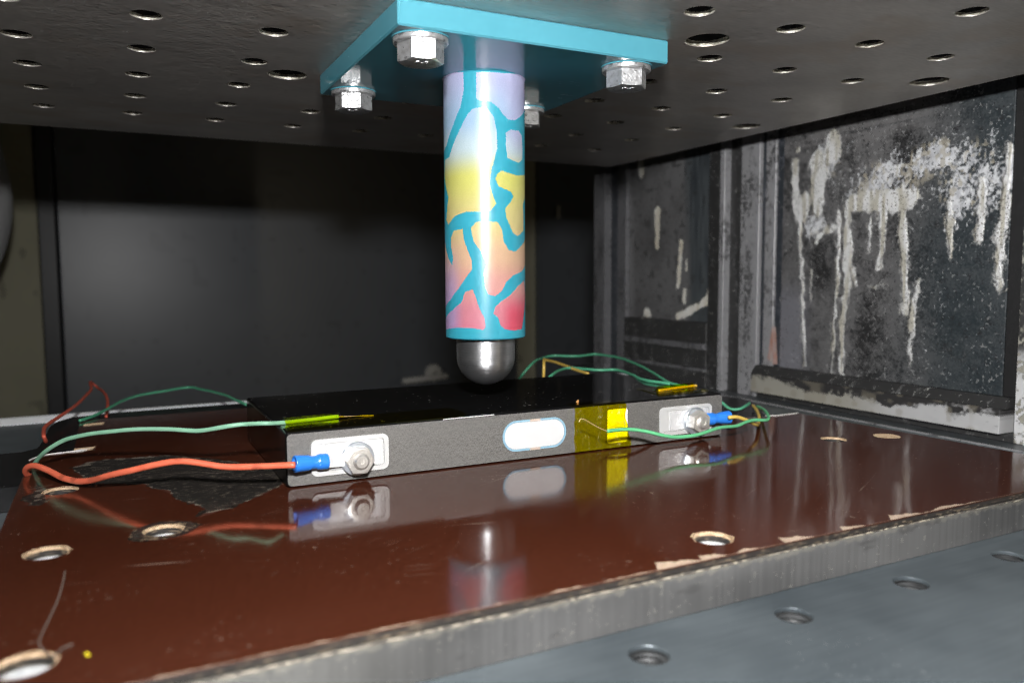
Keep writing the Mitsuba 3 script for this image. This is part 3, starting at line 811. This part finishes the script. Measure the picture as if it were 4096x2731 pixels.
# ------------------------------------------------------------------ base plate, black mat and the coated board
HOLES = [(-.0246, .4233), (.0152, .3362), (-.0246, .328), (-.0237, .233), (.2018, .2266), (.3918, .3331), (.4287, .3244)]
t = thing('base_plate', 'thick grey plate with a sawn edge under the brown board', 'plate')
bp_poly = [(-.0425, .2093), (.4560, .2093), (.4452, .409), (.418, .409), (.400, .4156), (.370, .4226), (.3505, .4376), (.3465, .628), (-.0215, .628), (-.0215, .517), (-.0425, .513)]
hm = m3.Manifold.batch_boolean([cyl(.0068, .05, 40).translate((a, b, -.03)) for a, b in HOLES[:-1]], m3.OpType.Add)
put(prism(bp_poly, ZT+.0002, -.0034)-hm, 'mat_plate_edge', t, 'slab')
nb = 260
xs = np.linspace(-.0425, .456, nb); rng = np.random.default_rng(4)
jit = np.cumsum(rng.normal(0, .00008, (nb, 2)), 0)*.25+rng.normal(0, .00007, (nb, 2))
put(tube(np.c_[xs, np.full(nb, .2094)+jit[:, 0], np.full(nb, -.0036)+jit[:, 1]], .00030, 6, smooth_path=False), 'mat_board_ply', t, 'splintered_edge', label='pale splintered upper edge')
BL = ply(tm(lathe([(.0058, -.0146), (.0067, -.0146), (.0067, -.0035), (.0062, -.0035)], 40)), 'mat_bright_liner', 30)
for a, b in HOLES[:-1]: scene[numbered(t+'__bush')] = {**BL, 'to_world': T().translate([a, b, 0])}
t = thing('black_mat', 'black mat sticking out behind and left of the brown board', 'mat')
mp = [(-.30, .463), (-.0440, .4655), (-.0440, .5145), (-.0230, .5175), (-.0230, .629), (.3468, .629), (.3508, .4378), (.3703, .4228), (.4003, .4158), (.4185, .4100), (.430, .4230), (.4446, .4455), (.462, .463), (.4796, .495), (.482, .513), (.469, .56), (.455, .66), (.40, .69), (.0, .69), (-.030, .682), (-.0386, .6666), (-.0423, .6465), (-.0430, .590), (-.0445, .566), (-.0520, .5585), (-.30, .557)]
put(prism(mp, ZT+.0004, -.0052), 'mat_black_gloss', t)
t = thing('coated_board', 'glossy brown film coated board with drilled holes and a chipped front edge', 'board')
bd = [(-.0425, .2099), (.4550, .2099), (.4446, .4105), (.4198, .4095), (.402, .4160), (.372, .4230), (.352, .4380), (.348, .63), (-.0226, .63), (-.0226, .518), (-.038, .5139), (-.0434, .5042)]
CHIP_EDGES = [[(.4198, .4092, .0002), (.4260, .4096, .0003), (.4350, .4100, .0002), (.4448, .4106, .0002)], [(.4230, .4094, .0002), (.4195, .4120, .0001), (.4165, .4150, -.0004)], [(-.0225, .5178, .0002), (-.0290, .5163, .0003), (-.0370, .5142, .0002), (-.0420, .5080, .0001), (-.0436, .5030, .0002)], [(-.0225, .5178, .0002), (-.0175, .5200, .0004), (-.0130, .5206, .0003)], [(-.0262, .5168, .0002), (-.0200, .5165, .0003), (-.0160, .5185, .0003)]]
hb = m3.Manifold.batch_boolean([cyl(.0073, .05, 44).translate((a, b, -.03)) for a, b in HOLES], m3.OpType.Add)
put(prism(bd, -.0006, 0)-hb, 'mat_board', t, 'film')
put(prism([(a+(.0002 if a < .2 else -.0002), b+(.0004 if b < .3 else -.0004)) for a, b in bd], -.0029, -.0007)-hb, 'mat_board_core', t, 'core')
put(prism([(a+(.0009 if a < .2 else -.0009), b+(.0012 if b < .3 else -.0012)) for a, b in bd], -.0033, -.0030)-hb, 'mat_black_ply', t, 'backing')
for q in CHIP_EDGES: put(tube(q, .00045, 6), 'mat_splinter', t, 'splinter', True)
for q in ([(-.0226, .5190), (-.0130, .5200), (-.0115, .5245), (-.0226, .5235)], [(-.0200, .6060), (-.0080, .6075), (-.0070, .6120), (-.0190, .6105)]): put(prism(q, .0002, .0007), 'mat_wood_rim', t, 'wood_sliver')
rng = np.random.default_rng(11)
for i, (a, b) in enumerate(HOLES):
    n = 48; an = np.linspace(0, 2*np.pi, n, endpoint=False)
    ro = .00745+.0005*meshkit.noise(np.c_[np.cos(an)*1.5+i*7, np.sin(an)*1.5, an*0])+.0010*np.clip(meshkit.noise(np.c_[np.cos(an)*5+i*3, np.sin(an)*5, an*0])-.6, 0, 1)*2.5
    if i == 6: ri = np.full(n, .0002)
    else: ri = np.full(n, .0070)
    V = np.concatenate([np.c_[a+ro*np.cos(an), b+ro*np.sin(an), np.full(n, .00012)], np.c_[a+ri*np.cos(an), b+ri*np.sin(an), np.full(n, -.0002 if i != 6 else -.0002)], np.c_[a+ri*np.cos(an), b+ri*np.sin(an), np.full(n, -.0012)]])
    F = []
    for j in range(n):
        k = (j+1) % n
        for o in ((0, n),) if i == 6 else ((0, n), (n, 2*n)): F += [(o[0]+j, o[0]+k, o[1]+k), (o[0]+j, o[1]+k, o[1]+j)]
    put(trimesh.Trimesh(V, F, process=False), 'mat_wood_rim', t, 'hole_rim')
scene['coated_board__film'] = scene['coated_board__film']

# ------------------------------------------------------------------ battery cell
BX, BY, BA = .07128, .37601, -.00547
BL_, BD_, BH_ = .26876, .12475, .02685
MB_ = np.eye(4); MB_[:2, :2] = [[math.cos(BA), -math.sin(BA)], [math.sin(BA), math.cos(BA)]]; MB_[:3, 3] = (BX, BY, .0002)
def loc(u, v, w): return (MB_ @ np.array([u, v, w, 1.0]))[:3]
def bput(mesh, m, key, part, smooth=False, **k): return put(moved(mesh, MB_), m, key, part, smooth, **k)
t = thing('battery_cell', 'flat black prismatic battery cell lying on the brown board', 'battery')
def rbox(x0, x1, y0, y1, z0, z1, r, n=5):
    s = m3.Manifold.sphere(r, 4*n); P = s.to_mesh().vert_properties[:, :3]
    return hull(np.concatenate([P+(x, y, z) for x in (x0+r, x1-r) for y in (y0+r, y1-r) for z in (z0+r, z1-r)]))
bput(rbox(0, BL_, .0004, BD_, 0, BH_, .0016), 'mat_cell_film', t, 'case', 40)
def front(poly, v0, v1):
    """an outline in the cell's (u, w) front plane, standing out from v1 to v0 in front of it"""
    p = m3.Manifold.extrude(m3.CrossSection([np.asarray(poly, float)], m3.FillRule.NonZero), v1-v0)
    M = np.array([[1, 0, 0, 0], [0, 0, -1, v1], [0, 1, 0, 0], [0, 0, 0, 1.0]])
    return moved(p, M)
bput(front(rrect(.0006, BL_-.0006, .0006, BH_-.0010, .0022), .0000, .0006), 'mat_cell_face', t, 'front_cover')
def ring_front(po, pi_, v0, v1):
    cs = m3.CrossSection([np.asarray(po, float)], m3.FillRule.NonZero)-m3.CrossSection([np.asarray(pi_, float)], m3.FillRule.NonZero)
    return moved(m3.Manifold.extrude(cs, v1-v0), np.array([[1, 0, 0, 0], [0, 0, -1, v1], [0, 1, 0, 0], [0, 0, 0, 1.0]]))
bput(tube([(.0805, .0004, BH_-.0006), (.088, .00045, BH_-.00055), (.097, .0004, BH_-.0006), (.1098, .00045, BH_-.00055)], .00028, 8), 'mat_aluminium', t, 'worn_edge', label='bright line where the black is rubbed off the front top edge')
AX = lambda u, v, w: axis_frame((u, v, w), (0, -1, 0))
def terminal(u0, u1, w0, w1, cu, cw, rot, wash_tilt=0):
    k = numbered_child(t+'__terminal')
    bput(ring_front(rrect(u0, u1, w0, w1, .0032), rrect(u0+.0022, u1-.0022, w0+.0022, w1-.0022, .0016), -.0012, -.0001), 'mat_white_plastic', k, 'frame')
    bput(front(rrect(u0+.0024, u1-.0024, w0+.0024, w1-.0024, .0014), -.0004, -.0001), 'mat_white_plastic', k, 'base')
    bput(front(rrect(u0+.0075, u1-.0048, w0+.0030, w1-.0030, .0008), -.0011, -.00045), 'mat_aluminium', k, 'pad')
    bput(moved(lathe([(.0042, .0020), (.0084, .0020), (.0084, .0032), (.0081, .0035), (.0042, .0035)], 56), AX(cu, 0, cw)), 'mat_zinc', k, 'washer', 30)
    R_ = np.eye(4); R_[:3, :3] = trimesh.transformations.rotation_matrix(rot, (0, 0, 1))[:3, :3]
    nut = hexhead(.0121, .0054, .0012)-cyl(.0039, .02, 32).translate((0, 0, -.005))
    bput(moved(nut, AX(cu, -.0036, cw) @ R_), 'mat_nickel', k, 'nut', 20)
    prof = [(0, 0)]
    for j in range(11):
        z = .00105*j; prof += [(.0034, z), (.0040, z+.00052)]
    prof += [(.0034, .01155), (.0029, .0125), (.0012, .01255), (.0009, .0120), (0, .0120)]
    bput(moved(lathe(prof, 36), AX(cu, .0012, cw)), 'mat_nickel', k, 'stud', 20)
    return k
def numbered_child(k):
    ks = {x for x in scene}
    if not any(x.startswith(k+'__') for x in ks): return k
    j = 1
    while any(x.startswith(f'{k}_{j:03d}__') for x in ks): j += 1
    return f'{k}_{j:03d}'
terminal(.0116, .0503, .0042, .0222, .0338, .0113, -.06)
terminal(.2194, .2592, .0042, .0214, .2449, .0117, .45)
# vent
st = lambda i: rrect(.1146+i, .1543-i, .0050+i, .0220-i, .0083-i, 14)
bput(ring_front(st(0), st(.0011), -.0005, -.0001), 'mat_pale_blue', t, 'vent_rim', label='pale blue rim of the vent')
bput(front(st(.0012), -.0003, -.0001), 'mat_white_film', t, 'vent', label='white oval vent cover')
bput(front([(.1312, .0207), (.1376, .0207), (.1376, .0221), (.1312, .0221)], -.0007, -.00052), 'mat_skin_tone', t, 'vent_tab')
bput(front([(.1312, .0049), (.1376, .0049), (.1376, .0063), (.1312, .0063)], -.0007, -.00052), 'mat_skin_tone', t, 'vent_tab')
bput(front(rrect(.1821, .1962, .0034, .0232, .0012), -.0003, -.0001), 'mat_label_paper', t, 'label')

# ------------------------------------------------------------------ wires
W = D['wires']
RW = .00125
def wire(name, key, m, r, label, bare=None):
    k = thing(name, label, 'wire')
    pth = spline(W[key]); s_ = np.arange(len(pth))*.0015
    wob = (meshkit.noise(np.c_[s_*110, s_*0, s_*0+len(key)])-.5)[:, None]*np.array([1, .6, 1.0])*.0003
    put(tube(pth+wob, r*(.97+.06*meshkit.noise(np.c_[s_*420, s_*0+3, s_*0])), smooth_path=False), m, k, 'insulation', True)
    if bare is not None and not isinstance(bare, str):
        put(tube(bare[0], bare[1], 8), bare[2], k, 'taped_end', True)
    elif bare is not None:
        put(tube(W[bare], .00030, 8), 'mat_copper', k, 'bare_end', True)
    return k
k1 = wire('red_wire', 'red_front', 'mat_red_wire', .00150, 'thick red wire from the left terminal, looping off the left edge of the board')
wire('green_wire', 'green_front', 'mat_pale_green_wire', .00114, 'pale green wire taped to the left front corner of the battery', 'green_front_bare')
k2 = wire('yellow_wire', 'yellow_right', 'mat_yellow_wire', .00118, 'yellow wire crimped to the right terminal of the battery')
wire('green_wire', 'green_right', 'mat_green_wire', .00104, 'bright green wire running under the right terminal from the yellow tape', 'green_right_bare')
wire('green_wire', 'green_notch', 'mat_back_green_wire', .00112, 'short green wire loop behind the right end of the battery')
wire('green_wire', 'green_back', 'mat_back_green_wire', .00112, 'green wire arching highest behind the battery on the right', ([[.3425, .4025, .0281], [.325, .4005, .0280], [.3085, .3985, .0276]], .0010, 'mat_yellow_wire'))
wire('green_wire', 'green_back_2', 'mat_back_green_wire', .00112, 'lower green wire behind the battery on the right, under the high arch')
wire('yellow_wire', 'yellow_back', 'mat_yellow_wire', .0012, 'yellow wire bent over behind the battery near the steel tip')
wire('green_wire', 'green_left_back', 'mat_back_green_wire', .0011, 'green wire arching behind the battery on the left')
wire('red_wire', 'red_left_back', 'mat_dull_red_wire', .0012, 'red wire darkened for its distance from the flash, with a sharp peak at the back left of the board')
def lug(k, cu, cw, end, start_off):
    """crimped ring lug: sleeve towards end (u, v, w), ring round the stud"""
    o = np.array([cu, -.0019, cw]); e = np.asarray(end, float); d = (e-o); L = np.linalg.norm(d); d = d/L
    M = axis_frame(o, d)
    key = k+'__lug'
    prof = [(.00205, start_off), (.0037, start_off), (.0038, start_off+.0004), (.0038, start_off+.0040), (.0035, start_off+.0048), (.0031, start_off+.0056), (.0031, start_off+.0080), (.0036, start_off+.0090), (.0041, L-.0004), (.0039, L), (.0031, L), (.0022, L-.004)]
    sl = moved(lathe(prof, 32), M); bput(sl, 'mat_blue_sleeve', key, 'sleeve', 40)
    rg = m3.Manifold.revolve(m3.CrossSection([np.array([(.0042, -.0005), (.0072, -.0005), (.0072, .0005), (.0042, .0005)])], m3.FillRule.NonZero), 48)
    bput(moved(rg, AX(cu, -.0018, cw)), 'mat_aluminium', key, 'ring', 30)
    tg = hull([(a*.0031, b*.0007, z) for a in (-1, 1) for b in (-1, 1) for z in (.0065, start_off+.002)])
    tgm = moved(tg, np.eye(4)); 
    x = np.cross((0, 1.0, 0), d); x /= np.linalg.norm(x); M2 = np.eye(4); M2[:3, 0], M2[:3, 1], M2[:3, 2], M2[:3, 3] = x, np.cross(d, x), d, o
    bput(moved(tg, M2), 'mat_aluminium', key, 'tongue')
lug(k1, .0338, .0112, (.0026, -.0062, .0128), .0155)
lug(k2, .2449, .0117, (.2688, -.0062, .0126), .0085)

# ------------------------------------------------------------------ adhesive tape
def sheet(fn, nu, nv):
    a, b = np.meshgrid(np.linspace(0, 1, nu), np.linspace(0, 1, nv), indexing='ij')
    V = np.array([fn(x, y) for x, y in zip(a.ravel(), b.ravel())]); F = []
    for i in range(nu-1):
        for j in range(nv-1):
            q = i*nv+j; F += [(q, q+nv, q+nv+1), (q, q+nv+1, q+1)]
    return trimesh.Trimesh(V, F, process=False)
MBI = np.linalg.inv(MB_)
def to_loc(pts): return np.array([(MBI @ np.r_[p, 1])[:3] for p in pts])
def dist_path(u, v, path):
    best = 9.0
    for a, b in zip(path[:-1], path[1:]):
        e = b-a; s = np.clip(((u-a[0])*e[0]+(v-a[1])*e[1])/(e@e+1e-12), 0, 1)
        best = min(best, math.hypot(u-a[0]-s*e[0], v-a[1]-s*e[1]))
    return best
def ridge(d, r): return 2*r*math.exp(-(d/(r*1.25))**2)+.35*r*math.exp(-(d/(r*3))**2)
t = thing('adhesive_tape', 'amber tape holding the green wire on the left top edge of the battery', 'tape')
pl = to_loc(spline(W['green_front'][:2], .002))[:, :2]; plb = to_loc(spline(W['green_front_bare'], .002))[:, :2]
def tape_left(a, b):
    u, v = .0012+.092*a+.003*math.sin(b*3), .0008+.027*b
    return u, v, BH_+.0004+ridge(dist_path(u, v, pl), .00128)+.35*ridge(dist_path(u, v, plb), .0007)
bput(sheet(tape_left, 150, 60), 'mat_tape', t, None, True)
t = thing('adhesive_tape', 'wide amber tape wrapped over the front face of the battery', 'tape')
pr_ = to_loc(spline(W['green_right_bare'], .001))[:, [0, 2]]; pg = to_loc(spline(W['green_right'][:3], .001))[:, [0, 2]]
def tape_front(a, b):
    s = b*(BH_+.0075); u = .1596+.0004*math.sin(s*600)+a*(.0384-.0058*b+.0006*math.sin(s*300))
    r = (.00050*meshkit.noise(np.array([u*230, s*230, 1.0]))+.00022*meshkit.noise(np.array([u*700, s*700, 4.0])))*(.02 < b < .76)+.0009*math.exp(-((u-.1665)/.003)**2-((s-.0185)/.004)**2)
    if s < BH_-.0004:
        return u, -.0006-r-ridge(dist_path(u, s, pr_), .0006)*.9-(ridge(dist_path(u, s, pg), .00115) if u > .183 else 0), s+.0003
    return u, -.0006+(s-BH_+.0004), BH_+.0005
bput(sheet(tape_front, 90, 100), 'mat_tape', t, None, True)
t = thing('adhesive_tape', 'short amber tape strip over wires at the right top end of the battery', 'tape')
pq = to_loc(spline([[.3425, .4025, .0281], [.325, .4005, .0280], [.3085, .3985, .0276]], .002))[:, :2]
def tape_right(a, b):
    u, v = .2300+.041*a-.0012*math.sin(6*b), .0100+.030*b
    u = min(u, BL_-.001)
    return u, v, BH_+.0004+ridge(dist_path(u, v, pq), .0013)+.0004*math.sin(u*900)*math.sin(v*500)*(a > .85)
bput(sheet(tape_right, 90, 60), 'mat_tape', t, None, True)

# ------------------------------------------------------------------ indenter: flange plate, painted shaft, steel tip, four bolts
PYAW = -.00745
t = thing('indenter', 'turquoise square flange with a painted round shaft and steel tip, bolted to the upper plate', 'press tool')
MP = np.eye(4); MP[:2, :2] = [[math.cos(PYAW), -math.sin(PYAW)], [math.sin(PYAW), math.cos(PYAW)]]; MP[:3, 3] = (.11919, .3433, .21242)
PS = .1499; PT = ZC-.21242-.0002
put(moved(cbox(0, PS, 0, PS, 0, PT, .0008), MP), 'mat_turquoise', t, 'flange')
za, zb = .21232, .0651
put(lathe([(0, zb), (PR-.0006, zb), (PR, zb+.0006), (PR, za-.0006), (PR+.0005, za-.0001), (PR+.0005, za), (0, za)], 160).translate((PX, PY, 0)), 'mat_shaft_paint', t, 'shaft', 30)
TR = .0172; ze = .0369
prof = [(0, zb-.0003), (TR-.0004, zb-.0003), (TR, zb-.0008), (TR, ze+TR*.93)]
prof = [(0, zb-.0002)]+[(TR, zb-.0002)]+[(TR*math.cos(a), ze+TR*.97-TR*.97*math.sin(a)) for a in np.linspace(0, math.pi/2, 28)]
put(lathe(prof[::-1], 120).translate((PX, PY, 0)), 'mat_tip_steel', t, 'tip', 30, label='rounded bare steel tip')
for i, (u, v, rot) in enumerate(((.0163, .0155, .22), (PS-.0163, .0155, .30), (.0163, PS-.0163, .42), (PS-.0163, PS-.0163, .05))):
    k = numbered_child(t+'__bolt')
    Mb = MP @ np.array([[1, 0, 0, u], [0, 1, 0, v], [0, 0, 1, 0], [0, 0, 0, 1.0]]) @ np.diag([1, -1, -1, 1.0])
    R_ = np.eye(4); R_[:3, :3] = trimesh.transformations.rotation_matrix(rot, (0, 0, 1))[:3, :3]
    put(moved(lathe([(.0132, .0000), (.0138, .0000), (.0138, .0005), (.0132, .0005)], 64), Mb), 'mat_turquoise', k, 'paint_rim', 30)
    put(moved(lathe([(0, .0002), (.0131, .0002), (.0131, .0024), (.0127, .0028), (0, .0028)], 64), Mb), 'mat_bolt', k, 'washer', 30)
    hd = hexhead(.0192, .0088, .0016).translate((0, 0, .0029))
    put(moved(hd, Mb @ R_), 'mat_bolt', k, 'head', 20)
    tx = meshkit.text_mesh('8.8', .0032, .0004, True); tx.apply_translation((-tx.centroid[0], -tx.centroid[1]+.0035, .0116))
    put(moved(tx, Mb @ R_), 'mat_bolt', k, 'grade_mark')

# ------------------------------------------------------------------ litter on the board
t = thing('hair', 'fine bent fibre lying on the lower left of the brown board', 'fibre')
put(tube([(-.01763, .30291, .0004), (-.01871, .27265, .0005), (-.02137, .24716, .0004), (-.02034, .24071, .0005), (-.01731, .23468, .0004), (-.01568, .23745, .0006), (-.01306, .23982, .0004)], .00024, 6), 'mat_hair', t, None, True)
t = thing('paint_fleck', 'tiny yellow fleck lying on the front left of the brown board', 'fleck')
put(tm(hull(np.array([(-.0103, .2330, .0001), (-.0089, .2323, .0001), (-.0093, .2305, .0001), (-.0099, .2318, .0007), (-.0094, .2325, .0006), (-.0086, .2310, .0002)]))), 'mat_yellow_fleck', t, None)
t = thing('shaving', 'small orange shaving on the top front edge of the battery', 'shaving')
put(tm(hull([(.2385, .3837, .0274), (.2402, .3846, .0274), (.2409, .3858, .0288), (.2395, .3850, .0290), (.2378, .3842, .0277)])), 'mat_orange_chip', t, None)
